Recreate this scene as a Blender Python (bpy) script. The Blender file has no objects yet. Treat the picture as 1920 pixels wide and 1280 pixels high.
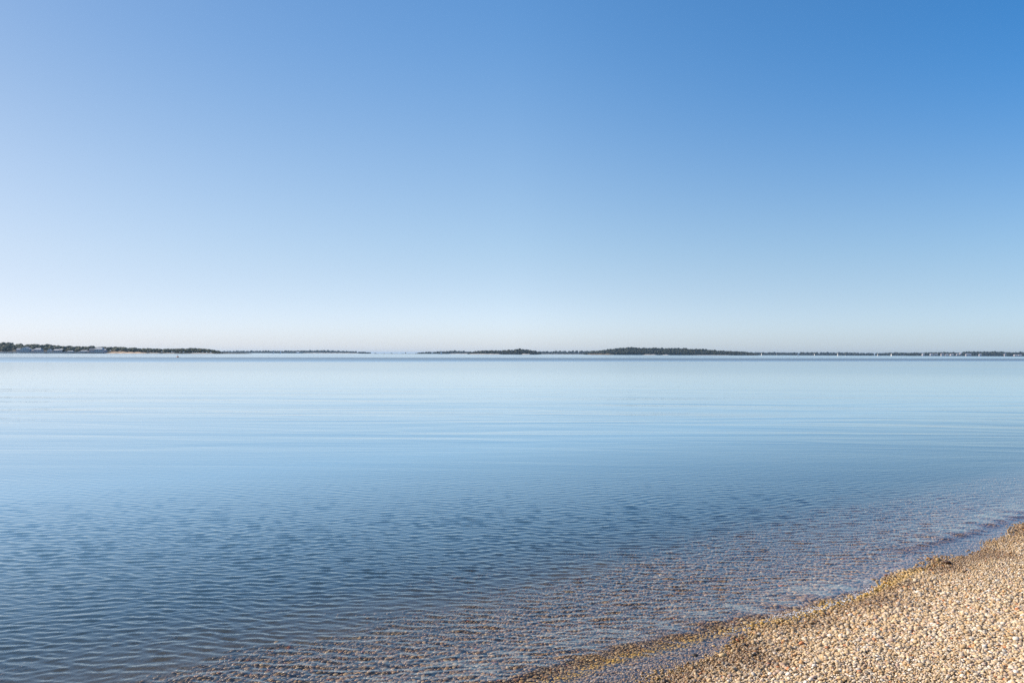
import bpy, math
import numpy as np
from mathutils import Matrix, Vector
R = math.radians
rng = np.random.default_rng(11)
C = bpy.context.scene.collection
sc = bpy.context.scene

# ------------------------------------------------------------------ view facts
F = 1493.0            # focal length in photograph pixels (28 mm on 36 mm)
H = 1.9               # eye height over the water
SLOPE = 0.0040        # horizon tilt
HOR0 = 659.4
def hor(px): return HOR0 + SLOPE * px
def X_at(px, D): return (px - 960.0) / F * D
def Z_at(px, py, D): return H - (py - hor(px)) / F * D

# ------------------------------------------------------------------ helpers
def tag(o, label=None, cat=None, group=None, kind=None):
    if label: o['label'] = label
    if cat: o['category'] = cat
    if group: o['group'] = group
    if kind: o['kind'] = kind
    return o

def mesh_np(name, V, Fa, mat=None, smooth=True, col=None, uvcol=None):
    """V (n,3), Fa (m,k) -> mesh data"""
    me = bpy.data.meshes.new(name)
    V = np.asarray(V, dtype=np.float32); Fa = np.asarray(Fa, dtype=np.int32)
    m, k = Fa.shape
    me.vertices.add(len(V)); me.vertices.foreach_set('co', V.ravel())
    me.loops.add(m * k); me.loops.foreach_set('vertex_index', Fa.ravel())
    me.polygons.add(m)
    me.polygons.foreach_set('loop_start', np.arange(0, m * k, k, dtype=np.int32))
    me.polygons.foreach_set('loop_total', np.full(m, k, dtype=np.int32))
    me.polygons.foreach_set('use_smooth', np.full(m, smooth, dtype=bool))
    if col is not None:
        a = me.color_attributes.new('Col', 'FLOAT_COLOR', 'POINT')
        c = np.ones((len(V), 4), dtype=np.float32); c[:, :col.shape[1]] = col
        a.data.foreach_set('color', c.ravel())
    me.update(calc_edges=True)
    if mat: me.materials.append(mat)
    return me

def link(name, me, parent=None):
    o = bpy.data.objects.new(name, me); C.objects.link(o)
    if parent: o.parent = parent
    return o

def empty(name, loc, rz=0):
    o = bpy.data.objects.new(name, None); C.objects.link(o)
    o.location = loc; o.rotation_euler = (0, 0, rz)
    return o

class MB:
    """collects polygons (any size) into one mesh"""
    def __init__(s): s.v = []; s.f = []
    def poly(s, pts):
        n = len(s.v); s.v += [tuple(p) for p in pts]; s.f.append(list(range(n, n + len(pts))))
    def box(s, x0, x1, y0, y1, z0, z1):
        n = len(s.v)
        s.v += [(x0,y0,z0),(x1,y0,z0),(x1,y1,z0),(x0,y1,z0),(x0,y0,z1),(x1,y0,z1),(x1,y1,z1),(x0,y1,z1)]
        for q in ((3,2,1,0),(4,5,6,7),(0,1,5,4),(1,2,6,5),(2,3,7,6),(3,0,4,7)): s.f.append([n+i for i in q])
    def prism(s, prof, x0, x1):
        """profile of (y,z) extruded along x"""
        n = len(s.v); k = len(prof)
        s.v += [(x0, y, z) for y, z in prof] + [(x1, y, z) for y, z in prof]
        s.f.append([n+i for i in range(k)][::-1]); s.f.append([n+k+i for i in range(k)])
        for i in range(k):
            j = (i+1) % k; s.f.append([n+i, n+j, n+k+j, n+k+i])
    def cyl(s, x, y, z0, z1, r0, r1, k=8):
        n = len(s.v)
        for i in range(k):
            a = 2*math.pi*i/k; s.v.append((x+r0*math.cos(a), y+r0*math.sin(a), z0))
        for i in range(k):
            a = 2*math.pi*i/k; s.v.append((x+r1*math.cos(a), y+r1*math.sin(a), z1))
        for i in range(k):
            j = (i+1) % k; s.f.append([n+i, n+j, n+k+j, n+k+i])
        s.f.append([n+k+i for i in range(k)]); s.f.append([n+i for i in range(k)][::-1])
    def mesh(s, name, mat):
        me = bpy.data.meshes.new(name); me.from_pydata(s.v, [], s.f); me.update()
        me.materials.append(mat); return me
    def build(s, name, mat, parent=None): return link(name, s.mesh(name, mat), parent)

def nodes_of(name):
    m = bpy.data.materials.new(name); m.use_nodes = True
    nt = m.node_tree; nt.nodes.clear()
    out = nt.nodes.new('ShaderNodeOutputMaterial')
    return m, nt, out
def N(nt, t, **kw):
    n = nt.nodes.new(t)
    for k, v in kw.items():
        if k in n.inputs: n.inputs[k].default_value = v
        else: setattr(n, k, v)
    return n
def L(nt, a, b): nt.links.new(a, b)
def math_n(nt, op, a, b=None, c=None, clamp=False):
    n = nt.nodes.new('ShaderNodeMath'); n.operation = op; n.use_clamp = clamp
    for i, q in enumerate((a, b, c)):
        if q is None: continue
        if isinstance(q, (int, float)): n.inputs[i].default_value = q
        else: nt.links.new(q, n.inputs[i])
    return n.outputs[0]
def ramp(nt, fac, stops, interp='LINEAR'):
    n = nt.nodes.new('ShaderNodeValToRGB'); n.color_ramp.interpolation = interp
    el = n.color_ramp.elements
    while len(el) < len(stops): el.new(0.5)
    for e, (p, c) in zip(el, stops):
        e.position = p; e.color = tuple(c) + (1,) if len(c) == 3 else c
    if fac is not None: nt.links.new(fac, n.inputs[0])
    return n.outputs[0]
def mixc(nt, fac, a, b, blend='MIX'):
    n = nt.nodes.new('ShaderNodeMix'); n.data_type = 'RGBA'; n.blend_type = blend; n.clamp_factor = True
    for i, q in ((0, fac), (6, a), (7, b)):
        if isinstance(q, (int, float)): n.inputs[i].default_value = q
        elif isinstance(q, (tuple, list)): n.inputs[i].default_value = tuple(q) + (1,) if len(q) == 3 else q
        else: nt.links.new(q, n.inputs[i])
    return n.outputs[2]

def simple_mat(name, col, rough=0.7, var=0.12, scale=0.4, spec=0.3):
    m, nt, out = nodes_of(name)
    b = N(nt, 'ShaderNodeBsdfPrincipled', Roughness=rough); b.inputs['Specular IOR Level'].default_value = spec
    tc = N(nt, 'ShaderNodeTexCoord')
    nz = N(nt, 'ShaderNodeTexNoise', Scale=scale, Detail=4.0); L(nt, tc.outputs['Object'], nz.inputs['Vector'])
    lo = tuple(max(0, c * (1 - var)) for c in col); hi = tuple(min(1, c * (1 + var)) for c in col)
    L(nt, ramp(nt, nz.outputs['Fac'], [(0.3, lo), (0.7, hi)]), b.inputs['Base Color'])
    L(nt, b.outputs[0], out.inputs['Surface']); return m

# ------------------------------------------------------------------ world + sun
SUN_AZ, SUN_EL = R(-72), R(31)      # azimuth from +Y towards +X
EXPO = 0.55
w = bpy.data.worlds.new('World'); sc.world = w; w.use_nodes = True
nt = w.node_tree; nt.nodes.clear()
wo = nt.nodes.new('ShaderNodeOutputWorld'); bg = nt.nodes.new('ShaderNodeBackground')
sky = nt.nodes.new('ShaderNodeTexSky'); sky.sky_type = 'NISHITA'; sky.sun_disc = False
sky.sun_elevation = SUN_EL; sky.sun_rotation = SUN_AZ
sky.altitude = 0; sky.air_density = 1.0; sky.dust_density = 0.6; sky.ozone_density = 2.0
bg.inputs[1].default_value = 0.1
SKYCORR = None
SKYCORR = {'scale': 4.0, 'left': [(0.0, (0.653, 0.784, 1.249)), (0.0086, (0.653, 0.784, 1.249)), (0.0578, (0.621, 0.637, 0.832)), (0.1152, (0.719, 0.686, 0.746)), (0.1935, (0.762, 0.739, 0.758)), (0.2786, (0.69, 0.732, 0.77)), (0.3576, (0.61, 0.711, 0.799)), (0.75, (0.61, 0.711, 0.799))], 'mid': [(0.0, (0.993, 1.152, 1.721)), (0.0122, (0.993, 1.152, 1.721)), (0.069, (0.882, 0.893, 1.089)), (0.1349, (0.897, 0.936, 0.998)), (0.2241, (0.863, 0.964, 1.04)), (0.3194, (0.693, 0.942, 1.104)), (0.406, (0.546, 0.9, 1.142)), (0.75, (0.546, 0.9, 1.142))], 'right': [(0.0, (0.855, 1.067, 1.624)), (0.0126, (0.855, 1.067, 1.624)), (0.0618, (0.733, 0.833, 1.093)), (0.1191, (0.74, 0.875, 1.029)), (0.1973, (0.589, 0.848, 1.076)), (0.2821, (0.344, 0.796, 1.158)), (0.3609, (0.256, 0.764, 1.167)), (0.75, (0.256, 0.764, 1.167))]}
L(nt, sky.outputs[0], bg.inputs[0]); L(nt, bg.outputs[0], wo.inputs[0])
if SKYCORR:
    tc = nt.nodes.new('ShaderNodeTexCoord'); sep = nt.nodes.new('ShaderNodeSeparateXYZ')
    nt.links.new(tc.outputs['Generated'], sep.inputs[0])
    el = math_n(nt, 'MAXIMUM', sep.outputs[2], 0.0)
    SC = SKYCORR['scale']
    cols = []
    for side in ('left', 'mid', 'right'):
        st = [(e, tuple(c / SC for c in col)) for e, col in SKYCORR[side]]
        cols.append(ramp(nt, el, st, 'B_SPLINE'))
    f1 = math_n(nt, 'DIVIDE', math_n(nt, 'ADD', sep.outputs[0], 0.55), 0.55, clamp=True)
    f2 = math_n(nt, 'DIVIDE', sep.outputs[0], 0.55, clamp=True)
    c = mixc(nt, f2, mixc(nt, f1, cols[0], cols[1]), cols[2])
    c = mixc(nt, 1.0, sky.outputs[0], c, 'MULTIPLY')
    vm = nt.nodes.new('ShaderNodeVectorMath'); vm.operation = 'SCALE'; vm.inputs['Scale'].default_value = SC
    L(nt, c, vm.inputs[0]); L(nt, vm.outputs[0], bg.inputs[0])

sl = bpy.data.lights.new('sun', 'SUN'); sl.energy = 5.0; sl.angle = R(0.53); sl.color = (1.0, 0.89, 0.76)
so = bpy.data.objects.new('sun', sl); C.objects.link(so)
S = Vector((math.sin(SUN_AZ) * math.cos(SUN_EL), math.cos(SUN_AZ) * math.cos(SUN_EL), math.sin(SUN_EL)))
so.rotation_euler = S.to_track_quat('Z', 'Y').to_euler(); so.location = (-20, 10, 30)

# ------------------------------------------------------------------ camera
cam = bpy.data.cameras.new('camera'); co = bpy.data.objects.new('camera', cam); C.objects.link(co); sc.camera = co
cam.lens = F / 1920 * 36; cam.sensor_width = 36; cam.sensor_fit = 'HORIZONTAL'
cam.clip_start = 0.1; cam.clip_end = 60000
pitch = math.atan((hor(960) - 640) / F); roll = math.atan(SLOPE)
co.matrix_world = Matrix.Translation((0, 0, H)) @ Matrix.Rotation(math.pi / 2 + pitch, 4, 'X') @ Matrix.Rotation(roll, 4, 'Z')

# ------------------------------------------------------------------ shoreline frame
P0 = np.array([0.74, 4.62]); U = np.array([0.763, 0.646]); NL = np.array([0.646, -0.763])
def st_of(x, y):
    dx = x - P0[0]; dy = y - P0[1]
    t = dx * U[0] + dy * U[1]; s = dx * NL[0] + dy * NL[1]
    fade = np.exp(-(s / 3.0) ** 2)
    s = s + fade * 0.55 * (0.030 * np.sin(t * 1.9 + 0.6) + 0.015 * np.sin(t * 4.7 + 2.0) + 0.010 * np.sin(t * 9.3))
    return s, t
SX = np.array([-4000, -60, -25, -12, -6, -3, -2.0, -0.5, 0, 0.5, 2.0, 4.0, 6.0, 14, 60, 4000])
SZ = np.array([-4.5, -3.8, -2.6, -1.6, -0.85, -0.32, -0.17, -0.042, -0.005, 0.055, 0.27, 0.52, 0.70, 1.1, 1.6, 2.2])
def ground_z(x, y):
    s, t = st_of(x, y)
    z = np.interp(s, SX, SZ)
    return z + np.exp(-(s/5.0)**2) * (0.004 * np.sin(x * 5.1 + y * 3.3) + 0.004 * np.sin(x * 8.7 - y * 6.1 + 1))

# ------------------------------------------------------------------ pebble / ground materials
m_peb, nt, out = nodes_of('pebble_stone')
b = N(nt, 'ShaderNodeBsdfPrincipled')
b.inputs['Specular IOR Level'].default_value = 0.35
at = N(nt, 'ShaderNodeVertexColor', layer_name='Col')
tc = N(nt, 'ShaderNodeTexCoord'); nz = N(nt, 'ShaderNodeTexNoise', Scale=140.0, Detail=5.0); L(nt, tc.outputs['Object'], nz.inputs['Vector'])
c = mixc(nt, 0.55, at.outputs['Color'], ramp(nt, nz.outputs['Fac'], [(0.25, (0.55, 0.52, 0.5)), (0.75, (1.0, 1.0, 1.0))]), 'MULTIPLY')
L(nt, c, b.inputs['Base Color'])
L(nt, math_n(nt, 'SUBTRACT', 0.85, math_n(nt, 'MULTIPLY', at.outputs['Alpha'], 0.55)), b.inputs['Roughness'])
bp = N(nt, 'ShaderNodeBump', Strength=0.35, Distance=0.002); L(nt, nz.outputs['Fac'], bp.inputs['Height']); L(nt, bp.outputs[0], b.inputs['Normal'])
L(nt, b.outputs[0], out.inputs['Surface'])

m_gr, nt, out = nodes_of('shingle_ground')
b = N(nt, 'ShaderNodeBsdfPrincipled', Roughness=0.9); b.inputs['Specular IOR Level'].default_value = 0.2
tc = N(nt, 'ShaderNodeTexCoord')
vo = N(nt, 'ShaderNodeTexVoronoi', Scale=42.0); L(nt, tc.outputs['Object'], vo.inputs['Vector'])
nz = N(nt, 'ShaderNodeTexNoise', Scale=0.35, Detail=5.0); L(nt, tc.outputs['Object'], nz.inputs['Vector'])
sepc = N(nt, 'ShaderNodeSeparateColor'); L(nt, vo.outputs['Color'], sepc.inputs[0])
pc = ramp(nt, sepc.outputs[0], [(0.0, (0.14, 0.10, 0.065)), (0.35, (0.30, 0.22, 0.13)), (0.7, (0.42, 0.33, 0.22)), (1.0, (0.5, 0.45, 0.38))])
dk = ramp(nt, vo.outputs['Distance'], [(0.3, (1, 1, 1)), (0.75, (0.25, 0.22, 0.2))])
pc = mixc(nt, 1.0, pc, dk, 'MULTIPLY')
# deep bed: brown with the darkening of deeper water painted in, away from the shore (z below -0.5 m)
geo = N(nt, 'ShaderNodeNewGeometry'); sp = N(nt, 'ShaderNodeSeparateXYZ'); L(nt, geo.outputs['Position'], sp.inputs[0])
dz = math_n(nt, 'ADD', sp.outputs[2], math_n(nt, 'MULTIPLY', nz.outputs['Fac'], 0.35))
fb = math_n(nt, 'DIVIDE', math_n(nt, 'SUBTRACT', 0.10, dz), 0.25, clamp=True)
pc = mixc(nt, fb, pc, ramp(nt, nz.outputs['Fac'], [(0.35, (0.075, 0.065, 0.05)), (0.7, (0.16, 0.13, 0.09))]))
L(nt, pc, b.inputs['Base Color'])
bp = N(nt, 'ShaderNodeBump', Strength=0.8, Distance=0.01); bp.invert = True
L(nt, vo.outputs['Distance'], bp.inputs['Height']); L(nt, bp.outputs[0], b.inputs['Normal'])
L(nt, b.outputs[0], out.inputs['Surface'])

# ------------------------------------------------------------------ ground sheet (beach + sea bed, one sheet)
def axis(fine0, fine1, step, far, grow=1.35):
    a = list(np.arange(fine0, fine1 + 1e-6, step))
    d = step; p = a[-1]
    while p < far: d *= grow; p += d; a.append(p)
    d = step; p = a[0]; left = []
    while p > -far: d *= grow; p -= d; left.append(p)
    return np.array(left[::-1] + a)
gx = axis(-8, 12, 0.06, 30000); gy = axis(0, 20, 0.06, 30000)
GX, GY = np.meshgrid(gx, gy)
GZ = ground_z(GX, GY)
nx, ny = len(gx), len(gy)
idx = np.arange(nx * ny).reshape(ny, nx)
Q = np.stack([idx[:-1, :-1], idx[:-1, 1:], idx[1:, 1:], idx[1:, :-1]], -1).reshape(-1, 4)
g = link('beach', mesh_np('beach', np.stack([GX, GY, GZ - 0.012], -1).reshape(-1, 3), Q, m_gr))
tag(g, kind='structure', label='pebble shore sloping into the shallow bay')

# ------------------------------------------------------------------ pebbles
def ico(sub):
    import bmesh
    bm = bmesh.new(); bmesh.ops.create_icosphere(bm, subdivisions=sub, radius=1.0)
    V = np.array([v.co[:] for v in bm.verts]); Fc = np.array([[v.index for v in f.verts] for f in bm.faces]); bm.free()
    return V, Fc
def cubesphere():
    g3 = [-1, 0, 1]; vid = {}; V = []; Fc = []
    def vv(p):
        if p not in vid: vid[p] = len(V); q = np.array(p, float); V.append(q / np.linalg.norm(q))
        return vid[p]
    for ax in range(3):
        for sg in (-1, 1):
            for i in (0, 1):
                for j in (0, 1):
                    def pt(a, b_):
                        p = [0, 0, 0]; p[ax] = sg; p[(ax+1) % 3] = g3[a]; p[(ax+2) % 3] = g3[b_]; return tuple(p)
                    q = [vv(pt(i, j)), vv(pt(i+1, j)), vv(pt(i+1, j+1)), vv(pt(i, j+1))]
                    Fc.append(q if sg > 0 else q[::-1])
    return np.array(V), np.array(Fc)

PAL = np.array([[0.66,0.52,0.34],[0.62,0.47,0.29],[0.72,0.60,0.43],[0.56,0.42,0.26],[0.72,0.62,0.50],[0.78,0.72,0.62],
                [0.56,0.50,0.42],[0.64,0.40,0.20],[0.46,0.34,0.20],[0.60,0.46,0.38],[0.70,0.54,0.38],[0.36,0.31,0.26],[0.62,0.28,0.14],[0.82,0.78,0.72]])
PW = np.array([15,14,14,10,10,7,7,5,5,6,8,3.5,1.2,4.5]); PW = PW / PW.sum()
def rotmats(n, tilt):
    yaw = rng.uniform(0, 2*np.pi, n); a = rng.normal(0, tilt, n); b_ = rng.normal(0, tilt, n)
    cy, sy, ca, sa, cb, sb = np.cos(yaw), np.sin(yaw), np.cos(a), np.sin(a), np.cos(b_), np.sin(b_)
    Z = np.zeros(n); O = np.ones(n)
    Rz = np.stack([cy,-sy,Z, sy,cy,Z, Z,Z,O], -1).reshape(n,3,3)
    Rx = np.stack([O,Z,Z, Z,ca,-sa, Z,sa,ca], -1).reshape(n,3,3)
    Ry = np.stack([cb,Z,sb, Z,O,Z, -sb,Z,cb], -1).reshape(n,3,3)
    return Rx @ Ry @ Rz
def pebbles(name, x0, x1, y0, y1, step, keep, template, base, lift, mat, tilt=0.35, flat=(0.5, 0.8), sig=0.31):
    xs = np.arange(x0, x1, step); ys = np.arange(y0, y1, step * 0.87)
    X, Y = np.meshgrid(xs, ys); X = X + (np.arange(len(ys)) % 2)[:, None] * step * 0.5
    X = (X + rng.uniform(-.45, .45, X.shape) * step).ravel(); Y = (Y + rng.uniform(-.45, .45, Y.shape) * step).ravel()
    k = keep(X, Y); X = X[k]; Y = Y[k]; n = len(X)
    s, t = st_of(X, Y)
    big = 1 + 0.18*np.sin(X*1.3+Y*0.7)+0.15*np.sin(X*2.9-Y*2.1+1)      # sorted patches of coarser and finer stones
    r = base * big * np.exp(rng.normal(0, sig, n)); r = np.clip(r, base*0.5, base*(1 + 3.5*sig))
    TV, TF = template
    ab = rng.uniform(0.72, 1.0, n); fl = rng.uniform(*flat, n)
    sc3 = np.stack([r, r*ab, r*fl*ab], -1)
    # three low-frequency lobes make every stone irregular
    V = np.repeat(TV[None], n, 0)
    for q in range(3):
        d = rng.normal(size=(n,3)); d /= np.linalg.norm(d, axis=1)[:, None]
        dot = np.einsum('nvk,nk->nv', V, d); amp = rng.uniform(-0.16, 0.10, n)[:, None]
        V = V * (1 + amp * np.clip(dot, 0, 1) ** 2)[..., None]
    V = V * sc3[:, None, :]
    V = np.einsum('nij,nvj->nvi', rotmats(n, tilt), V)
    z = ground_z(X, Y) + lift * r + rng.uniform(-0.35, 0.6, n) * r
    V = V + np.stack([X, Y, z], -1)[:, None, :]
    Fa = (TF[None] + (np.arange(n) * len(TV))[:, None, None]).reshape(-1, TF.shape[1])
    ci = rng.choice(len(PAL), n, p=PW); col = PAL[ci] * rng.uniform(0.70, 1.1, n)[:, None] * [1.0, 0.95, 0.88]
    # stones low on the beach are still damp
    damp = np.exp(-(np.clip(s, 0, 9) / 0.36) ** 2) * (s > -0.15) * rng.uniform(0.4, 1.0, n)
    col = col * (1 - damp[:, None] * np.array([0.22, 0.27, 0.35]))
    # wet stones by the water are darker, browner and glossier
    wet = np.clip(1 - (z - 0.012 - 0.018*np.sin(t*3.1) - 0.012*np.sin(t*8.0+1)) / 0.03, 0, 1)
    cen = np.interp(t, [-3, -0.57, 0.56, 1.64, 2.7, 4.2], [-0.66, -0.44, -0.30, -0.12, 0.0, 0.0])
    lip_gold = np.exp(-((s - cen) / 0.07) ** 2) * rng.uniform(0.65, 1.0, n) * np.clip((4.5 - t) / 2.0, 0.08, 1)  # golden light through the wave lip, painted onto the stones under it
    lip_gold = np.maximum(lip_gold, np.where(t < 3, 0.3, 0.08) * wet * np.exp(-((s + 0.02) / 0.10) ** 2) * rng.uniform(0, 1, n))
    gold = np.array([0.68, 0.42, 0.05]) * rng.uniform(0.5, 1.3, n)[:, None]
    col = col * (1 - 0.45 * wet[:, None] * np.array([0.85, 1.0, 1.15])) * np.where((s < -0.3)[:, None], rng.uniform(0.5, 1.3, n)[:, None] * np.array([1.04, 0.96, 0.74]), 1)
    col = col * (1 - 0.85*lip_gold[:, None]) + gold * 0.85 * lip_gold[:, None]
    cen2 = np.interp(t, [4.2, 4.68, 7.24, 9], [-0.42, -0.36, -0.22, -0.14])
    lip_dark = np.exp(-((s - cen2) / 0.10) ** 2) * np.clip((t - 4.0) / 0.8, 0, 1) * rng.uniform(0.4, 0.95, n)  # dark front of the second wavelet, put into the stone colour
    col = col * (1 - lip_dark[:, None]) + np.array([0.16, 0.095, 0.05]) * lip_dark[:, None]
    c4 = np.concatenate([np.clip(col, 0.01, 0.9), wet[:, None]], 1)
    c4 = np.repeat(c4[:, None, :], len(TV), 1).reshape(-1, 4)
    print(name, n)
    return link(name, mesh_np(name, V.reshape(-1, 3), Fa, mat, True, c4))
inview = lambda X, Y, mx: (np.abs(X) < 0.643 * Y * 1.12 + mx)
o = pebbles('dry_pebbles', -1, 10.5, 2.9, 14, 0.0148, lambda X, Y: inview(X, Y, .35) & (st_of(X, Y)[0] > -0.12) & (Y > 3.2) & (st_of(X,Y)[0] < 5),
            ico(2), 0.0089, 0.30, m_peb, flat=(0.42, 0.85))
tag(o, 'cream and tan rounded beach pebbles heaped above the waterline', 'pebbles', kind='stuff')
def under(X, Y):
    s = st_of(X, Y)[0]
    clump = 0.5 + 0.5*np.sin(X*2.3 + 1.4*np.sin(Y*1.9)) * np.sin(Y*2.9 + X)
    keepp = np.clip(1 - (-s - 0.3) / 2.4, 0.0, 1) + 0.45 * (clump - 0.5) * (s < -1.2)
    return inview(X, Y, .35) & (s <= -0.12) & (s > -4.2) & (Y > 4.1) & (rng.uniform(size=X.shape) < keepp)
o = pebbles('submerged_pebbles', -9, 11, 4.0, 13.5, 0.0195, under,
            cubesphere(), 0.0135, 0.1, m_peb, tilt=0.12, flat=(0.25, 0.45), sig=0.24)
tag(o, 'wet rounded pebbles lying under the clear shallow water', 'pebbles', kind='stuff')

# ------------------------------------------------------------------ water
rows = []
for y in (-60, -30, -15, -6, 0.0, 1.5): rows.append((y, 2.8))
v = 960.0
while v > 1.2:
    y = H * F / v; rows.append((y, y)); v -= 0.95 if v > 6 else 0.4
y = rows[-1][0]
while y < 26000: y *= 1.12; rows.append((y, y))
RY = np.array([r[0] for r in rows]); RW = np.array([r[1] for r in rows])
cw = np.concatenate([[-9, -5, -3, -2, -1.4, -1.1, -0.95], np.arange(-0.86, 0.8601, 0.0019), [0.95, 1.1, 1.4, 2, 3, 5, 9]])
WX = RW[:, None] * cw[None, :]; WY = np.repeat(RY[:, None], len(cw), 1)
dY = np.gradient(RY); dX = RW * 0.0019
s_, t_ = st_of(WX, WY)
Zw = np.zeros_like(WX)
# patchiness of the ripples
patch = (0.5 + 0.5*np.sin(WX*0.35 + 1.2*np.sin(WY*0.28) + 0.8) * np.sin(WY*0.55 + 1.5*np.sin(WX*0.17+2)))
patch2 = (0.5 + 0.5*np.sin(WX*1.1+WY*0.9+np.sin(WX*0.6)*2))
env = np.interp(WY, [0, 4, 6, 9, 13, 18, 28, 50, 90], [.8, .85, .95, 1.15, 1.25, 1.1, .65, .3, .2])
patch3 = 0.5 + 0.5*np.sin(WX*0.8 - WY*1.3 + 2.2*np.sin(WX*0.23+WY*0.31))
env = env * (0.70 + 0.24 * patch + 0.14 * patch2 + 0.20 * patch3 * patch)
env = env * np.interp(s_, [-3.0, -1.0, -0.6, -0.3, -0.1, 0.2], [1, 1.0, .95, .55, .2, .1])
NWAVE = 110
lam = np.exp(rng.uniform(np.log(0.05), np.log(0.9), NWAVE))
ang = rng.normal(0, R(24), NWAVE) + R(-6) * np.sign(rng.normal(size=NWAVE))
# target slope per wave; the peak sits near 12-18 cm
wt = np.exp(-((np.log(lam) - np.log(0.08)) / 0.7) ** 2)
SL = 0.15
wt = wt / math.sqrt((wt ** 2).sum() / 2) * SL
inner = slice(7, -7)
fine = RY > 2.5
XX = WX[fine][:, inner]; YY = WY[fine][:, inner]
acc = np.zeros_like(XX)
warpx = 0.06*np.sin(YY*1.7+XX*0.9) ; warpy = 0.05*np.sin(XX*1.3 - YY*0.8) + 0.03*np.sin(XX*3.1+YY*2.2)
for i in range(NWAVE):
    k = 2*np.pi/lam[i]; kx, ky = k*math.sin(ang[i]), k*math.cos(ang[i])
    fd = np.clip((lam[i] / (dY[fine]) - 1.7) / 2.2, 0, 1)
    nr = int((fd > 0).sum())
    if nr == 0: continue
    ph = rng.uniform(0, 2*np.pi)
    th = kx*(XX[:nr]+warpx[:nr]) + ky*(YY[:nr]+warpy[:nr]) + ph
    acc[:nr] += (wt[i]/k) * fd[:nr, None] * np.cos(th)
Zf = Zw[fine]; Zf[:, inner] = acc * env[fine][:, inner]; Zw[fine] = Zf
# sharpen crests slightly
# small wavelets running onto the shore
def lip(tc, scen, amp, t0, t1, wf, wb):
    cen = np.interp(t_, tc, scen)
    e = np.clip((t_ - t0) / 0.5, 0, 1) * np.clip((t1 - t_) / 0.8, 0, 1)
    e = e * (0.85 + 0.15*np.sin(t_*6.0) + 0.12*np.sin(t_*17+1))
    d = s_ - cen - 0.012*np.sin(t_*9) - 0.007*np.sin(t_*23)
    return amp * e * np.where(d > 0, np.exp(-(d / wf) ** 2), np.exp(-(d / wb) ** 2))
Zw += lip([-3, -0.57, 0.56, 1.64, 2.7], [-0.75, -0.52, -0.38, -0.20, -0.06], 0.036, -4.5, 3.2, 0.080, 0.36)
Zw += lip([4.2, 4.68, 7.24, 9], [-0.46, -0.42, -0.28, -0.2], 0.024, 4.2, 10, 0.08, 0.30)
nrw, ncl = WX.shape
idx = np.arange(nrw * ncl).reshape(nrw, ncl)
Q = np.stack([idx[:-1, :-1], idx[:-1, 1:], idx[1:, 1:], idx[1:, :-1]], -1).reshape(-1, 4)
print('water verts', nrw*ncl)

# white beads standing in for sun glints where the wavelet runs out
m_glint, nt, out = nodes_of('glint_white')
b = N(nt, 'ShaderNodeBsdfPrincipled', Roughness=0.12); b.inputs['Base Color'].default_value = (0.86, 0.87, 0.88, 1)
L(nt, b.outputs[0], out.inputs['Surface'])
FV, FF = cubesphere(); nf = 620
ft = np.clip(rng.normal(2.15, 0.42, nf), 0.9, 3.4)
fs = np.interp(ft, [-3, -0.57, 0.56, 1.64, 2.7, 4.2], [-0.66, -0.44, -0.30, -0.12, -0.02, 0.0]) + 0.02 + rng.normal(0, 0.028, nf) - 0.02*np.sin(ft*5)
fx = P0[0] + ft*U[0] + fs*NL[0]; fy = P0[1] + ft*U[1] + fs*NL[1]
fr_ = rng.uniform(0.0018, 0.0045, nf)
fz = np.maximum(ground_z(fx, fy) + 0.012, 0.004) + rng.uniform(0, 0.006, nf)
V = FV[None] * (fr_[:, None, None] * np.array([1.5, 1.1, 0.7])) + np.stack([fx, fy, fz], -1)[:, None, :]
o = link('glint_beads', mesh_np('glint_beads', V.reshape(-1, 3), (FF[None] + (np.arange(nf) * len(FV))[:, None, None]).reshape(-1, 4), m_glint))
tag(o, 'white beads standing in for sun glints where the little wave breaks on the pebbles', 'glint_beads', kind='stuff')

m_w, nt, out = nodes_of('bay_water')
tc = N(nt, 'ShaderNodeTexCoord'); geo = N(nt, 'ShaderNodeNewGeometry')
sp = N(nt, 'ShaderNodeSeparateXYZ'); L(nt, geo.outputs['Position'], sp.inputs[0])
def noise(scale_xyz, detail=3.0, rough=0.5, off=0.0, dist=0.0):
    mp = N(nt, 'ShaderNodeMapping'); L(nt, geo.outputs['Position'], mp.inputs['Vector'])
    mp.inputs['Scale'].default_value = scale_xyz; mp.inputs['Location'].default_value = (off, off*1.7, 0)
    mp.inputs['Rotation'].default_value = (0, 0, R(4))
    n = N(nt, 'ShaderNodeTexNoise', Scale=1.0, Detail=detail, Roughness=rough, Distortion=dist); L(nt, mp.outputs[0], n.inputs['Vector'])
    return n.outputs['Fac']
Yc = sp.outputs[1]
Ya = math_n(nt, 'SUBTRACT', Yc, math_n(nt, 'MULTIPLY', sp.outputs[0], 0.5))
def band(a, b_, c_, d_, Yc=Yc):
    up = math_n(nt, 'DIVIDE', math_n(nt, 'SUBTRACT', Yc, a), b_ - a, clamp=True)
    dn = math_n(nt, 'DIVIDE', math_n(nt, 'SUBTRACT', d_, Yc), d_ - c_, clamp=True)
    return math_n(nt, 'MULTIPLY', up, dn)
fine_h = math_n(nt, 'MULTIPLY', noise((14, 26, 1), 4, 0.6), 0.0017)
fine_h = math_n(nt, 'MULTIPLY', fine_h, band(-50, -40, 8, 30))
mid_h = math_n(nt, 'MULTIPLY', noise((0.7, 3.2, 1), 4, 0.6, 3.1), math_n(nt, 'DIVIDE', 0.11, math_n(nt, 'MAXIMUM', Yc, 10.0)))
mid_h = math_n(nt, 'MULTIPLY', mid_h, band(9, 20, 32, 110))
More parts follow.
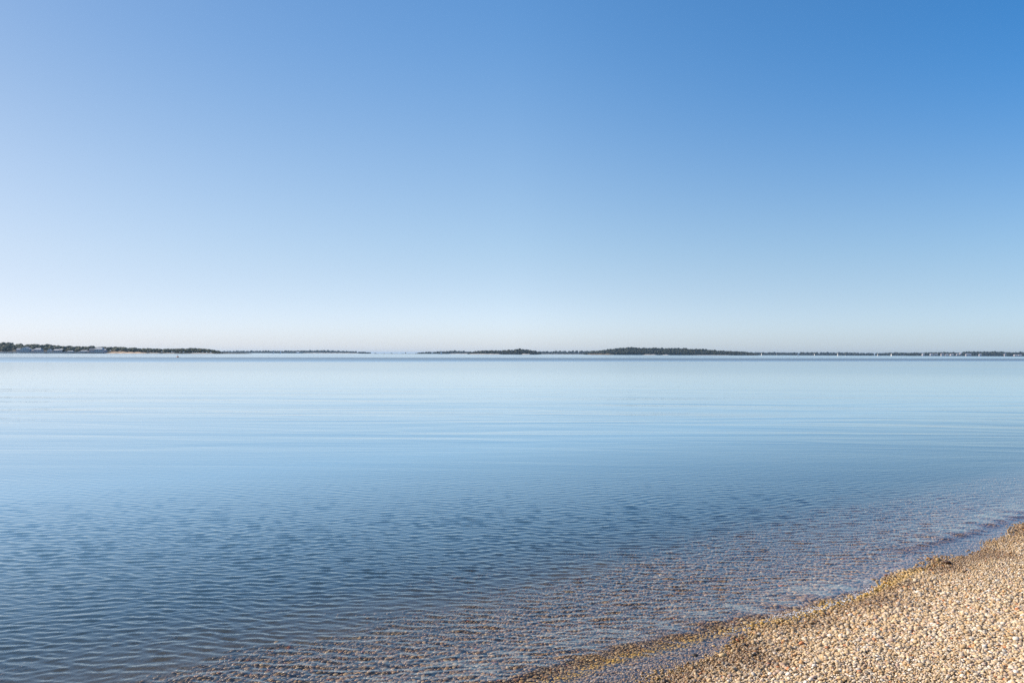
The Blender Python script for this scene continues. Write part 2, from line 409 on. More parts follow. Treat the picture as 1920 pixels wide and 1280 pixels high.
swell = math_n(nt, 'MULTIPLY', noise((0.075, 0.42, 1), 4.0, 0.55, 7.7, 0.6), math_n(nt, 'DIVIDE', 1.9, math_n(nt, 'MAXIMUM', Yc, 10.0)))
swell = math_n(nt, 'MULTIPLY', swell, math_n(nt, 'ADD', math_n(nt, 'MULTIPLY', band(12, 24, 34, 62), 0.85), math_n(nt, 'MULTIPLY', band(12, 26, 120, 170), 0.10)))
big = math_n(nt, 'MULTIPLY', noise((0.12, 0.4, 1), 6, 0.62, 1.3), 2.2)
ruf = math_n(nt, 'MULTIPLY', big, math_n(nt, 'ADD', band(200, 372, 374, 396, Ya), math_n(nt, 'MULTIPLY', band(590, 605, 640, 655, Ya), 0.5)))
far_h = math_n(nt, 'MULTIPLY', noise((0.02, 0.07, 1), 6, 0.6, 5.3), 0.55)
far_h = math_n(nt, 'MULTIPLY', far_h, band(396, 440, 30000, 40000, Ya))
hh = fine_h
for q in (mid_h, swell): hh = math_n(nt, 'ADD', hh, q)
bp = N(nt, 'ShaderNodeBump', Strength=1.0, Distance=1.0); L(nt, hh, bp.inputs['Height'])
# unresolved wavelets far out act as a rougher mirror; wind patches rougher still
pn = ramp(nt, noise((0.010, 0.030, 1), 4, 0.6, 2.2), [(0.42, (0, 0, 0)), (0.62, (1, 1, 1))])
rg = math_n(nt, 'ADD', 0.015, math_n(nt, 'MULTIPLY', band(14, 90, 30000, 40000), 0.085))
ruff = math_n(nt, 'MULTIPLY', band(185, 235, 380, 392, Ya), math_n(nt, 'ADD', 0.65, math_n(nt, 'MULTIPLY', noise((0.02, 0.09, 1), 4, 0.6, 4.4), 0.6)))
rg = math_n(nt, 'ADD', rg, math_n(nt, 'MULTIPLY', math_n(nt, 'ADD', ruff, math_n(nt, 'MULTIPLY', band(590, 605, 640, 655, Ya), 0.35)), 0.40))
rg = math_n(nt, 'ADD', rg, math_n(nt, 'MULTIPLY', math_n(nt, 'MULTIPLY', pn, band(40, 120, 30000, 40000)), 0.02))
gl = N(nt, 'ShaderNodeBsdfGlossy'); gl.inputs['Color'].default_value = (0.96, 1.0, 1.0, 1); L(nt, rg, gl.inputs['Roughness']); L(nt, bp.outputs[0], gl.inputs['Normal'])
tr = N(nt, 'ShaderNodeBsdfTransparent'); tr.inputs[0].default_value = (0.97, 0.96, 0.95, 1)
# Schlick reflectance, the same from above and from below
dt = nt.nodes.new('ShaderNodeVectorMath'); dt.operation = 'DOT_PRODUCT'; L(nt, bp.outputs[0], dt.inputs[0]); L(nt, geo.outputs['Incoming'], dt.inputs[1])
# facets of rougher water lean to the eye: mean cosine grows with the slope variance
al_ = math_n(nt, 'MULTIPLY', rg, rg)
c0 = math_n(nt, 'SQRT', math_n(nt, 'ADD', math_n(nt, 'MULTIPLY', dt.outputs['Value'], dt.outputs['Value']), math_n(nt, 'MULTIPLY', al_, al_)))
c1 = math_n(nt, 'SUBTRACT', 1.0, c0, clamp=True)
fr = math_n(nt, 'ADD', 0.02, math_n(nt, 'MULTIPLY', 0.98, math_n(nt, 'POWER', c1, 4.1)), clamp=True)
# silt and plankton scatter some light back where the water is deep
tb = N(nt, 'ShaderNodeVertexColor', layer_name='Col'); df = N(nt, 'ShaderNodeBsdfDiffuse'); df.inputs[0].default_value = (0.15, 0.32, 0.455, 1)
tm = N(nt, 'ShaderNodeMixShader'); sc_ = N(nt, 'ShaderNodeSeparateColor'); L(nt, tb.outputs[0], sc_.inputs[0])
off_ = math_n(nt, 'DIVIDE', math_n(nt, 'SUBTRACT', Yc, 150.0), 150.0, clamp=True)
L(nt, math_n(nt, 'MULTIPLY', sc_.outputs[0], math_n(nt, 'SUBTRACT', 0.92, math_n(nt, 'MULTIPLY', off_, 0.55))), tm.inputs[0]); L(nt, tr.outputs[0], tm.inputs[1]); L(nt, df.outputs[0], tm.inputs[2])
mx = N(nt, 'ShaderNodeMixShader'); L(nt, fr, mx.inputs[0]); L(nt, tm.outputs[0], mx.inputs[1]); L(nt, gl.outputs[0], mx.inputs[2])
L(nt, mx.outputs[0], out.inputs['Surface'])
va = N(nt, 'ShaderNodeVolumeAbsorption', Color=(0.52, 0.57, 0.60, 1), Density=0.95)
L(nt, va.outputs[0], out.inputs['Volume'])
o = link('water', mesh_np('water', np.stack([WX, WY, Zw], -1).reshape(-1, 3), Q, m_w, True, np.repeat((np.clip((-s_ - 1.9) / 7.5, 0, 1)).reshape(-1, 1), 3, 1)))
tag(o, kind='structure', label='calm blue bay water with fine ripples')

HAZE = 4.5e-5
# ------------------------------------------------------------------ far shores: materials
def foliage_mat(name, a, b_, c_, sc=0.12):
    m, nt, out = nodes_of(name)
    p = N(nt, 'ShaderNodeBsdfPrincipled', Roughness=0.75); p.inputs['Specular IOR Level'].default_value = 0.15
    geo = N(nt, 'ShaderNodeNewGeometry')
    n1 = N(nt, 'ShaderNodeTexNoise', Scale=sc, Detail=3.0); L(nt, geo.outputs['Position'], n1.inputs['Vector'])
    n2 = N(nt, 'ShaderNodeTexNoise', Scale=sc*9, Detail=3.0); L(nt, geo.outputs['Position'], n2.inputs['Vector'])
    c1 = ramp(nt, n1.outputs['Fac'], [(0.35, a), (0.52, b_), (0.68, c_)])
    c2 = mixc(nt, 0.6, c1, ramp(nt, n2.outputs['Fac'], [(0.3, (0.5, 0.5, 0.5)), (0.7, (1.5, 1.5, 1.4))]), 'MULTIPLY')
    L(nt, c2, p.inputs['Base Color']); L(nt, p.outputs[0], out.inputs['Surface']); return m
m_leaf = foliage_mat('headland_leaves', (0.022, 0.032, 0.024), (0.055, 0.068, 0.034), (0.12, 0.105, 0.07))
m_leaf_far = foliage_mat('distant_leaves', (0.012, 0.020, 0.018), (0.02, 0.03, 0.022), (0.04, 0.042, 0.034), 0.05)
m_bark = simple_mat('bark', (0.12, 0.09, 0.07), 0.9)
m_sand = simple_mat('sand', (0.52, 0.38, 0.26), 0.95, 0.1, 0.05)
m_sandw = simple_mat('pale_sand', (0.50, 0.46, 0.41), 0.95, 0.08, 0.05)
m_soil = simple_mat('shore_soil', (0.05, 0.045, 0.034), 0.95, 0.3, 0.06)
m_scrub = simple_mat('dune_scrub', (0.16, 0.11, 0.06), 0.95, 0.35, 0.12)
m_white = simple_mat('white_paint', (0.60, 0.60, 0.60), 0.5, 0.04)
m_dim = simple_mat('dim_white', (0.30, 0.28, 0.29), 0.7, 0.08)  # darker white for the right shore houses
m_sandd = simple_mat('greyish_sand', (0.34, 0.30, 0.26), 0.95, 0.15, 0.05)
m_bluesh = simple_mat('blue_grey_shingle', (0.40, 0.46, 0.50), 0.8, 0.1)
m_greysh = simple_mat('grey_shingle', (0.36, 0.35, 0.38), 0.8, 0.12)
m_lav = simple_mat('pale_shingle', (0.46, 0.42, 0.44), 0.8, 0.1)
m_roofd = simple_mat('dark_roof', (0.12, 0.13, 0.16), 0.8, 0.2)
m_roofg = simple_mat('grey_roof', (0.42, 0.43, 0.45), 0.8, 0.15)
m_pink = simple_mat('pink_clapboard', (0.60, 0.42, 0.38), 0.8, 0.1)
m_timber = simple_mat('dark_timber', (0.035, 0.035, 0.045), 0.85, 0.3)
m_sail = simple_mat('sailcloth', (0.74, 0.74, 0.72), 0.7, 0.03)
m_hull = simple_mat('hull_paint', (0.85, 0.85, 0.85), 0.3, 0.02)
m_orange = simple_mat('faded_orange', (0.75, 0.32, 0.16), 0.5, 0.1)
m_win, nt, out = nodes_of('window_glass')
p = N(nt, 'ShaderNodeBsdfPrincipled', Roughness=0.08); p.inputs['Base Color'].default_value = (0.02, 0.03, 0.04, 1)
L(nt, p.outputs[0], out.inputs['Surface'])

# ------------------------------------------------------------------ crowns
def crown_arrays(rg, lumps=9, leaves=220, squash=0.8):
    V, Fc = [], []; IV, IF = ico(2); n = 0
    cs = rg.normal(size=(lumps, 3)); cs /= np.linalg.norm(cs, axis=1)[:, None]; cs[:, 2] = np.abs(cs[:, 2]) * 0.9 - 0.2
    cs *= rg.uniform(0.35, 0.68, lumps)[:, None]; cs[0] = 0
    for i in range(lumps):
        r = rg.uniform(0.28, 0.48) if i else 0.62
        v = IV * r * (1 + 0.22*np.sin(IV @ rg.normal(size=3) * 5 + i)[:, None] + rg.uniform(-.14, .14, len(IV))[:, None]) + cs[i]
        V.append(v); Fc.append(IF + n); n += len(v)
    # leaf sprays standing out of the lumps
    k = rg.integers(0, lumps, leaves); d = rg.normal(size=(leaves, 3)); d /= np.linalg.norm(d, axis=1)[:, None]
    pc = cs[k] + d * rg.uniform(0.36, 0.58, leaves)[:, None]
    a = rg.normal(size=(leaves, 3)) * 0.055; b_ = rg.normal(size=(leaves, 3)) * 0.055
    v = np.stack([pc - a, pc + b_, pc + a], 1).reshape(-1, 3); V.append(v)
    Fc.append(np.arange(leaves * 3).reshape(-1, 3) + n)
    V = np.concatenate(V); V[:, 2] = V[:, 2] * squash
    return V, np.concatenate(Fc)
rt = np.random.default_rng(5)
CR = [crown_arrays(rt, 9 + i % 3, 240, 0.72 + 0.08 * (i % 4)) for i in range(7)]
CRF = [crown_arrays(rt, 5, 70, 0.75 + 0.07 * (i % 3)) for i in range(6)]

def wood(name, label, D, prof, base_prof, depth, spacing, rad, mat, crowns=CRF):
    """a wood on a shore: crowns standing on rising ground, silhouette heights taken per bearing"""
    px0, px1 = prof[0][0], prof[-1][0]
    pxs = [p_[0] for p_ in prof]; pys = [p_[1] for p_ in prof]
    V, Fc, n = [], [], 0
    x0, x1 = X_at(px0, D), X_at(px1, D)
    rows_ = max(2, int(depth / spacing))
    for r_ in range(rows_):
        y = D + 8 + r_ * depth / rows_
        frac = r_ / max(1, rows_ - 1)
        for x in np.arange(x0 + rt.uniform(0, spacing), x1, spacing * 0.8):
            x = x + rt.normal(0, spacing * 0.25); px = 960 + x / D * F
            if px < px0 or px > px1: continue
            top = Z_at(px, np.interp(px, pxs, pys), D) * y / D + 0.3 / F * D
            top_here = max(1.6, top * (0.50 + 0.50 * min(1, frac * 1.6)) * rt.uniform(0.88, 1.05))
            r = min(rad * rt.uniform(0.7, 1.2), top_here * 0.55)
            cv, cf = crowns[rt.integers(len(crowns))]
            a = rt.uniform(0, 6.28); ca, sa = math.cos(a), math.sin(a)
            v = cv @ np.array([[ca, sa, 0], [-sa, ca, 0], [0, 0, 1]]) * r
            v[:, 2] += top_here - r * 0.85
            v[:, 0] += x * y / D if False else x; v[:, 1] += y
            V.append(v); Fc.append(cf + n); n += len(v)
            # understorey mass so that the wood stands on its ground
            if True:
                cv, cf = crowns[rt.integers(len(crowns))]
                v = cv * np.array([r, r, top_here * 0.55]) ; v[:, 2] += top_here * 0.36; v[:, 0] += x + rt.normal(0, 1.5); v[:, 1] += y + 2
                V.append(v); Fc.append(cf + n); n += len(v)
    o = link(name, mesh_np(name, np.concatenate(V), np.concatenate(Fc), mat, True))
    tag(o, label, 'wood', kind='stuff'); return o

def terrain(name, label, D, pts, depth, mat, beach=6.0):
    """low land mass: pts = (photo x, crest height in metres); beach ramp in front, plateau behind"""
    P = sorted(pts); n = max(12, int((P[-1][0] - P[0][0]) / 4)); pxs = np.linspace(P[0][0], P[-1][0], n)
    hs = np.interp(pxs, [p_[0] for p_ in P], [p_[1] for p_ in P])
    hs = hs * (1 + 0.12*np.sin(pxs*0.31) + 0.08*np.sin(pxs*0.83+1))
    x = (pxs - 960) / F * D
    wob = 3*np.sin(pxs*0.11) + 2*np.sin(pxs*0.37)
    prof = [(0, -1.0), (beach*0.5, 0.45), (beach, 0.95), (beach + depth*0.15, 0.55), (beach + depth*0.5, 1.0), (beach + depth*0.85, 0.8), (beach + depth, -0.2)]
    V = []
    for j, (dy, f) in enumerate(prof):
        z = np.where(f < 0, f, f * hs) if j in (0, 6) else (0.8 * hs if False else f * hs)
        if j in (1, 2): z = np.minimum(hs, np.full_like(hs, 0.5 if j == 1 else 1.2))
        taper = np.clip(np.minimum(np.arange(n), np.arange(n)[::-1]) / 3.0, 0, 1)
        z = np.where(z > 0, z * taper - 0.3 * (1 - taper), z)
        V.append(np.stack([x, D + wob * (1 if j < 3 else 0.3) + dy, z], -1))
    V = np.concatenate(V); idx = np.arange(len(prof) * n).reshape(len(prof), n)
    Q = np.stack([idx[:-1, :-1], idx[:-1, 1:], idx[1:, 1:], idx[1:, :-1]], -1).reshape(-1, 4)
    o = link(name, mesh_np(name, V, Q, mat, True)); tag(o, label, kind='structure'); return o

def sand_strip(D, px0, px1, h, mat, label, seed=0):
    """a beach: low sloping bank of sand in front of the wood"""
    n = max(8, int((px1 - px0) / 2.0)); pxs = np.linspace(px0, px1, n); x = (pxs - 960) / F * D
    e = np.clip(np.minimum(np.arange(n), np.arange(n)[::-1]) / (n * 0.18), 0, 1) ** 0.6
    hh_ = h * e * (0.85 + 0.15*np.sin(pxs*0.5+seed) + 0.12*np.sin(pxs*1.3+seed))
    V = []
    for dy, f in ((-9, -0.5), (-5, 0.22), (0, 0.75), (4, 1.0), (12, 0.9), (16, -0.3)):
        V.append(np.stack([x, np.full(n, D + dy) + 1.5*np.sin(pxs*0.4), hh_ * f if f > 0 else np.full(n, f)], -1))
    V = np.concatenate(V); idx = np.arange(6 * n).reshape(6, n)
    Q = np.stack([idx[:-1, :-1], idx[:-1, 1:], idx[1:, 1:], idx[1:, :-1]], -1).reshape(-1, 4)
    o = link('sand_beach', mesh_np('sand_beach', V, Q, mat, True)); tag(o, label, kind='structure')

# ---- left headland (1.4 km): every tree its own object
DH = 1400.0
HP = [(-70,643),(-40,640),(0,641),(10,640.5),(18,639.8),(25,642),(40,642.3),(50,644),(57,643),(66,642),(75,644),(85,644.3),(94,643.3),(107,645),(120,647),(128,645.8),(137,646.3),(145,647.8),(158,647.5),(175,647),(180,646.5),(192,648.5),(210,649),(225,648.3),(236,649),(250,649.2),(262,651),(275,650.5),(290,652),(310,651.5),(325,652),(340,651.5),(350,650.5),(372,650.5),(385,652),(398,654),(405,656),(412,656.5),(419,659)]
hx = [a for a, _ in HP]; hy = [b for _, b in HP]
terrain('headland', 'low wooded headland at the left of the bay', DH, [(-70, 8), (0, 7.5), (60, 6), (120, 5), (200, 4), (260, 3), (330, 2.2), (400, 1.6), (424, 0.6)], 170, m_soil)
kinds = []
def tree_proto(i):
    """unit crown (radius 1) sits at z=1.6; trunk below"""
    cv, cf = CR[i]; cv = cv.copy(); cv[:, 2] = cv[:, 2] * 1.15 + 1.15
    cm = mesh_np('crown', cv, cf, m_leaf, True)
    mb = MB(); mb.cyl(0, 0, -0.2, 0.75, 0.11, 0.08, 7); mb.cyl(0.02, 0, 0.72, 1.5, 0.08, 0.03, 6)
    n = len(mb.v)
    for a in (0.4, 2.4, 4.6):
        c_, s__ = math.cos(a), math.sin(a)
        mb.poly([(0.04*s__, -0.04*c_, 0.7), (-0.04*s__, 0.04*c_, 0.7), (0.5*c_, 0.5*s__, 1.35)])
        mb.poly([(0, 0, 0.64), (0, 0, 0.76), (0.5*c_, 0.5*s__, 1.35)])
    return cm, mb.mesh('trunk', m_bark)
PR = [tree_proto(i) for i in range(len(CR))]
def put_tree(x, y, z, r, hh_, label, group, kind=None, cat='tree', name='tree'):
    t = empty(name, (x, y, z), rt.uniform(0, 6.28)); t.scale = (r, r, hh_ / 2.1)
    tag(t, label, cat, group)
    cm, tm = PR[rt.integers(len(PR))] if kind is None else PR[kind]
    link('crown', cm, t); link('trunk', tm, t)
    return t
ntree = 0
for row, (dy, f, sp_) in enumerate([(24, 0.50, 9.0), (50, 0.74, 11.0), (80, 0.90, 11.0), (112, 1.0, 10.0)]):
    px = -64.0 + 3*row
    while px < 416:
        D = DH
        top = Z_at(px, np.interp(px, hx, hy), D) * (D + dy) / D
        base = np.interp(px, [-70, 60, 200, 330, 424], [6, 5, 3, 1.8, 0.6]) * (0.5, 0.75, 0.9, 1.0)[row]
        # leave the gaps where the houses stand
        house = row == 0 and (20 < px < 50 or 53 < px < 78 or 80 < px < 115 or 143 < px < 198)
        low = row == 0 and px > 195
        if not house and top > 4:
            hgt = max(3.0, (top * f * (0.75 if low else 1.0) * rt.uniform(0.9, 1.03)) - base)
            r = min(sp_ * rt.uniform(0.65, 0.95), hgt * 0.8)
            x = X_at(px, D) * (D + dy) / D
            where = ('behind the waterfront houses' if px < 200 else 'behind the tan sand beach' if px < 280 else 'at the low right end')
            put_tree(x, D + dy + rt.uniform(-8, 8), base - 0.3, r, hgt, 'round leafy tree in the wood on the left headland, ' + where,
                     'trees on the left headland ' + where); ntree += 1
        px += sp_ * F / D * rt.uniform(0.55, 0.85)
print('trees', ntree)

# ---- houses
def house(px0, px1, pytop, pybase, D, wall_m, roof_m, label, style='gable', wing=None, rot=0.0, name='house', ww=None, cat='house', group=None):
    xc = X_at((px0 + px1) / 2, D); W = (px1 - px0) / F * D
    zb = max(0.4, Z_at((px0+px1)/2, pybase, D)); zt = Z_at((px0+px1)/2, pytop, D); Ht = zt - zb
    dep = min(12.0, max(6.0, W * 0.7)); rf = 0.42 * Ht; we = Ht - rf
    root = empty(name, (xc, D + 14, zb), rot); tag(root, label, cat, group)
    mb = MB()
    if style == 'front':                                    # gable faces the water
        mb.prism([(-dep/2, -2), (dep/2, -2), (dep/2, we), (-dep/2, we)], -W/2, W/2)
        mb.poly([(-W/2, -dep/2, we), (W/2, -dep/2, we), (0, -dep/2, Ht-0.25)]); mb.poly([(W/2, dep/2, we), (-W/2, dep/2, we), (0, dep/2, Ht-0.25)])
        rb = MB(); o_ = 0.5
        for sg in (-1, 1):
            a = [(0, Ht), (sg*(W/2+o_), we - o_*rf/(W/2)), (sg*(W/2+o_), we - o_*rf/(W/2) - 0.35), (0, Ht-0.35)]
            n = len(rb.v)
            rb.v += [(x, -dep/2-o_, z) for x, z in a] + [(x, dep/2+o_, z) for x, z in a]
            rb.f += [[n, n+1, n+2, n+3], [n+7, n+6, n+5, n+4], [n, n+4, n+5, n+1], [n+1, n+5, n+6, n+2], [n+2, n+6, n+7, n+3]]
    else:
        mb.prism([(-dep/2, -2), (dep/2, -2), (dep/2, we), (0, Ht-0.3) if style == 'gable' else (dep/2-0.01, we), (-dep/2, we)], -W/2, W/2)
        rb = MB(); o_ = 0.5; hip = W*0.22 if style == 'hip' else 0.0
        e = we - 0.15
        A_, B_, C_, D_ = (-W/2-o_, -dep/2-o_, e), (W/2+o_, -dep/2-o_, e), (W/2+o_, dep/2+o_, e), (-W/2-o_, dep/2+o_, e)
        P_, Q_ = (-W/2-o_+hip, 0, Ht), (W/2+o_-hip, 0, Ht)
        rb.poly([A_, B_, Q_, P_]); rb.poly([C_, D_, P_, Q_])
        if hip: rb.poly([B_, C_, Q_]); rb.poly([D_, A_, P_])
        rb.poly([D_, C_, B_, A_])
    mb.build('wall', wall_m, root); roof = rb.build('roof', roof_m, root)
    ch = MB(); ch.box(W*0.2, W*0.2+0.9, 0.5, 1.4, Ht*0.7, Ht+0.9); ch.build('chimney', m_greysh, roof)
    nw = max(2, int(W / 3.2)); storeys = 2 if we > 4.2 else 1
    for s_i in range(storeys):
        for i in range(nw):
            xw = -W/2 + (i + 0.5) * W / nw; zw = we * (s_i + 0.28) / storeys
            fb_ = MB(); fb_.box(xw-0.75, xw+0.75, -dep/2-0.06, -dep/2+0.02, zw, zw+1.35); fr_ = fb_.build('window', m_white, root)
            gb = MB(); gb.box(xw-0.6, xw+0.6, -dep/2-0.10, -dep/2-0.065, zw+0.12, zw+1.23); gb.build('pane', m_win, fr_)
    db = MB(); db.box(-0.6+W*0.05, 0.6+W*0.05, -dep/2-0.14, -dep/2-0.11, 0.0, 2.2); db.build('door', m_white, root)
    if wing:
        wx0, wx1, wh, wm = wing
        a0, a1 = wx0*W, wx1*W
        b2 = MB(); b2.prism([(-dep*0.42, -2), (dep*0.3, -2), (dep*0.3, wh*0.7), (-dep*0.42, wh*0.7)], a0, a1); b2.build('annex_wall', wm, root)
        b3 = MB(); b3.poly([(a0-.3, -dep*0.42-.4, wh*0.68), (a1+.3, -dep*0.42-.4, wh*0.68), (a1+.3, -dep*.06, wh), (a0-.3, -dep*.06, wh)])
        b3.poly([(a0-.3, -dep*.06, wh), (a1+.3, -dep*.06, wh), (a1+.3, dep*.32, wh*0.68), (a0-.3, dep*.32, wh*0.68)]); b3.build('annex_roof', m_roofg, root)
    return root
house(32, 48, 650.2, 658.6, DH, m_bluesh, m_roofg, 'tall blue grey waterfront house with pale roof, leftmost on the headland', 'front', (-0.95, -0.5, 5.4, m_lav), 0.15)
house(57, 70, 652.2, 658.7, DH, m_lav, m_roofg, 'pale lavender house with a pink annex, second from the left on the headland', 'hip', (-0.85, -0.52, 3.6, m_pink))
house(81.5, 88, 654.4, 658.6, DH, m_white, m_white, 'small white cottage with its gable facing the water, among the headland trees', 'front')
house(95, 111, 654.2, 659, DH, m_greysh, m_roofg, 'long low grey house with a pale roof, middle of the headland waterfront', 'gable', (0.1, 0.5, 4.9, m_lav))
house(120, 129, 657.2, 659.8, DH, m_lav, m_roofg, 'very low pale shed close to the seawall, between two groups of houses', 'gable', name='shed', cat='shed')
house(144, 158, 656.3, 659.6, DH, m_lav, m_roofg, 'low wide pale house just left of the big blue grey house pair', 'hip')
house(161, 171, 652.6, 659.2, DH, m_lav, m_roofd, 'light grey house with a dark roof beside the largest house', 'gable')
house(172, 187, 651.0, 659.2, DH, m_bluesh, m_roofg, 'largest blue grey house with pale hip roof, rightmost on the headland', 'hip', (0.5, 0.85, 5.0, m_lav))

# seawall with its white cap, jetty
def wall_run(px0, px1, D, h, label):
    x0, x1 = X_at(px0, D), X_at(px1, D)
    r_ = empty('seawall', ((x0+x1)/2, D - 6, 0)); tag(r_, label, 'seawall'); hw = (x1-x0)/2
    b_ = MB(); b_.box(-hw, hw, -0.5, 0.5, -1.5, h); b_.build('bulkhead', m_timber, r_)
    b_ = MB(); b_.box(-hw, hw, -0.8, 0.9, h+0.003, h+0.75); b_.build('cap', m_white, r_)
wall_run(38, 118, DH, 1.5, 'dark bulkhead with a white cap below the left group of houses')
wall_run(118.6, 196, DH, 1.5, 'dark bulkhead with a white cap below the right group of houses')
wall_run(-60, 37.4, DH, 1.2, 'dark bulkhead at the far left edge of the headland')
jt = empty('jetty', (X_at(181, DH), DH - 14, 0)); tag(jt, 'dark timber jetty on piles in front of the largest house', 'jetty')
b_ = MB(); b_.box(-11, 11, -1.6, 1.6, 1.0, 1.25); b_.build('deck', m_timber, jt)
for i in range(8):
    for sy in (-1.4, 1.4):
        b_ = MB(); b_.cyl(-10.4 + i*2.97, sy, -1.5, 1.9, 0.17, 0.15, 7); b_.build('pile', m_timber, jt)
sand_strip(DH - 4, 201, 274, 2.4, m_sand, 'tan sand beach below the dune scrub of the headland')
sand_strip(DH + 14, 196, 240, 4.4, m_scrub, 'brown dune scrub above the tan beach', 3)
sand_strip(DH - 3, 277, 298, 1.3, m_sandd, 'short white sand strip right of the tan beach', 1)
sand_strip(DH - 3, 308, 328, 1.2, m_sandd, 'short white sand strip in the middle of the low shore', 2)
sand_strip(DH - 3, 356, 400, 1.3, m_sandw, 'white sand strip at the right end of the headland', 4)

# ---- distant shores
terrain('island', 'very far low blue shore left of centre', 5000, [(400, 3), (690, 2)], 260, m_soil)
wood('distant_wood', 'hazy blue wooded shore between the headland and the open gap', 5000, [(404,657.5),(440,656.8),(480,656.5),(530,656.8),(560,656),(590,655.6),(620,656.2),(650,657.3),(670,658.6),(690,660)], None, 160, 26, 15, m_leaf_far)
wood('distant_wood', 'small dark clump of trees at the right tip of the hazy far shore', 4200, [(672,659.3),(680,659.2),(687,659.6),(690,660.8)], None, 40, 12, 6, m_leaf_far)
sand_strip(4970, 566, 676, 3.6, m_sandw, 'thin white beach under the hazy far shore', 2)
sand_strip(3500, 684, 792, 1.5, m_soil, 'thin dark sand spit closing the gap on the horizon', 1)
terrain('island', 'low dark point right of the gap', 4200, [(777, 1), (800, 3), (885, 3)], 200, m_soil)
wood('distant_wood', 'low blue wood rising to the right of the gap on the horizon', 4200, [(778,661),(790,659.5),(800,658.8),(812,658.6),(830,657.5),(848,656.6),(860,657),(885,658.5)], None, 130, 20, 12, m_leaf_far)
sand_strip(4150, 842, 884, 3.2, m_sandw, 'thin pale beach left of the small wooded island', 5)
m_leaf_isl = foliage_mat('island_leaves', (0.014, 0.022, 0.018), (0.026, 0.034, 0.020), (0.055, 0.05, 0.036))
terrain('island', 'small wooded island left of centre right', 2600, [(876, 1), (900, 4), (990, 5), (1014, 1)], 150, m_soil)
wood('island_wood', 'dense dark wood on the small middle island', 2600, [(874,660.5),(880,659),(895,657.5),(905,655.8),(920,655.8),(932,656.3),(945,655.6),(960,654.5),(975,653.3),(985,654),(990,655),(1003,655.8),(1010,658),(1016,661)], None, 110, 11.5, 8, m_leaf_isl)
sand_strip(2585, 878, 940, 2.3, m_sandw, 'white beach on the left half of the small island', 6)
sand_strip(2585, 978, 995, 2.6, m_sandw, 'white sand patch on the right half of the small island', 7)
terrain('island', 'far low shore between the two islands', 4500, [(1005, 3), (1150, 3)], 220, m_soil)
wood('distant_wood', 'hazy low wood between the two wooded islands', 4500, [(1008,658.4),(1040,657.6),(1070,657.2),(1100,656.8),(1125,657),(1140,658)], None, 140, 22, 13, m_leaf_far)
sand_strip(4450, 1012, 1105, 2.2, m_sandd, 'faint pale beach between the two islands', 8)
terrain('island', 'large wooded island right of centre', 2800, [(1102, 1), (1130, 5), (1200, 9), (1300, 7), (1400, 3), (1428, 0.8)], 230, m_soil)
wood('island_wood', 'dense dark wood covering the large island right of centre', 2800, [(1103,661.5),(1110,660),(1120,657.5),(1135,656),(1150,654.3),(1165,652.6),(1185,650.6),(1205,650.8),(1212,652.6),(1218,652),(1235,652),(1250,651.8),(1280,652.2),(1300,652.6),(1318,653.8),(1335,654),(1345,655.3),(1360,656),(1380,657),(1395,658),(1410,658.4),(1421,659.4),(1427,661.3)], None, 170, 11.5, 8.5, m_leaf_isl)
sand_strip(2790, 1101, 1152, 4.6, m_scrub, 'red brown bluff at the left foot of the large island', 9)
sand_strip(2780, 1206, 1232, 2.2, m_sandw, 'pale sand strip at the foot of the large island', 10)
sand_strip(2780, 1243, 1254, 1.8, m_sandw, 'tiny pale sand patch at the middle of the large island', 11)
sand_strip(2780, 1300, 1370, 1.1, m_sandd, 'faint pale shoreline at the right foot of the large island', 12)
terrain('island', 'far low right shore', 4500, [(1415, 3), (1745, 3)], 260, m_soil)
wood('distant_wood', 'hazy blue wooded right shore behind the anchored sailboats', 4500, [(1415,659.8),(1440,659.6),(1500,659.8),(1560,659.8),(1600,660.1),(1640,660.8),(1668,661.4),(1682,660),(1710,660),(1740,660.8)], None, 150, 22, 13, m_leaf_far)
terrain('island', 'near right shore with houses', 3600, [(1722, 2), (1760, 4), (1920, 4), (2050, 4)], 260, m_soil)
wood('distant_wood', 'wooded right shore with a row of small pale houses', 3600, [(1724,662),(1735,660.6),(1760,660),(1785,659.6),(1792,659),(1800,659.8),(1835,659.6),(1845,658.6),(1880,658.2),(1895,658.3),(1920,659.4),(1980,659),(2050,661)], None, 150, 16, 10, m_leaf_far)

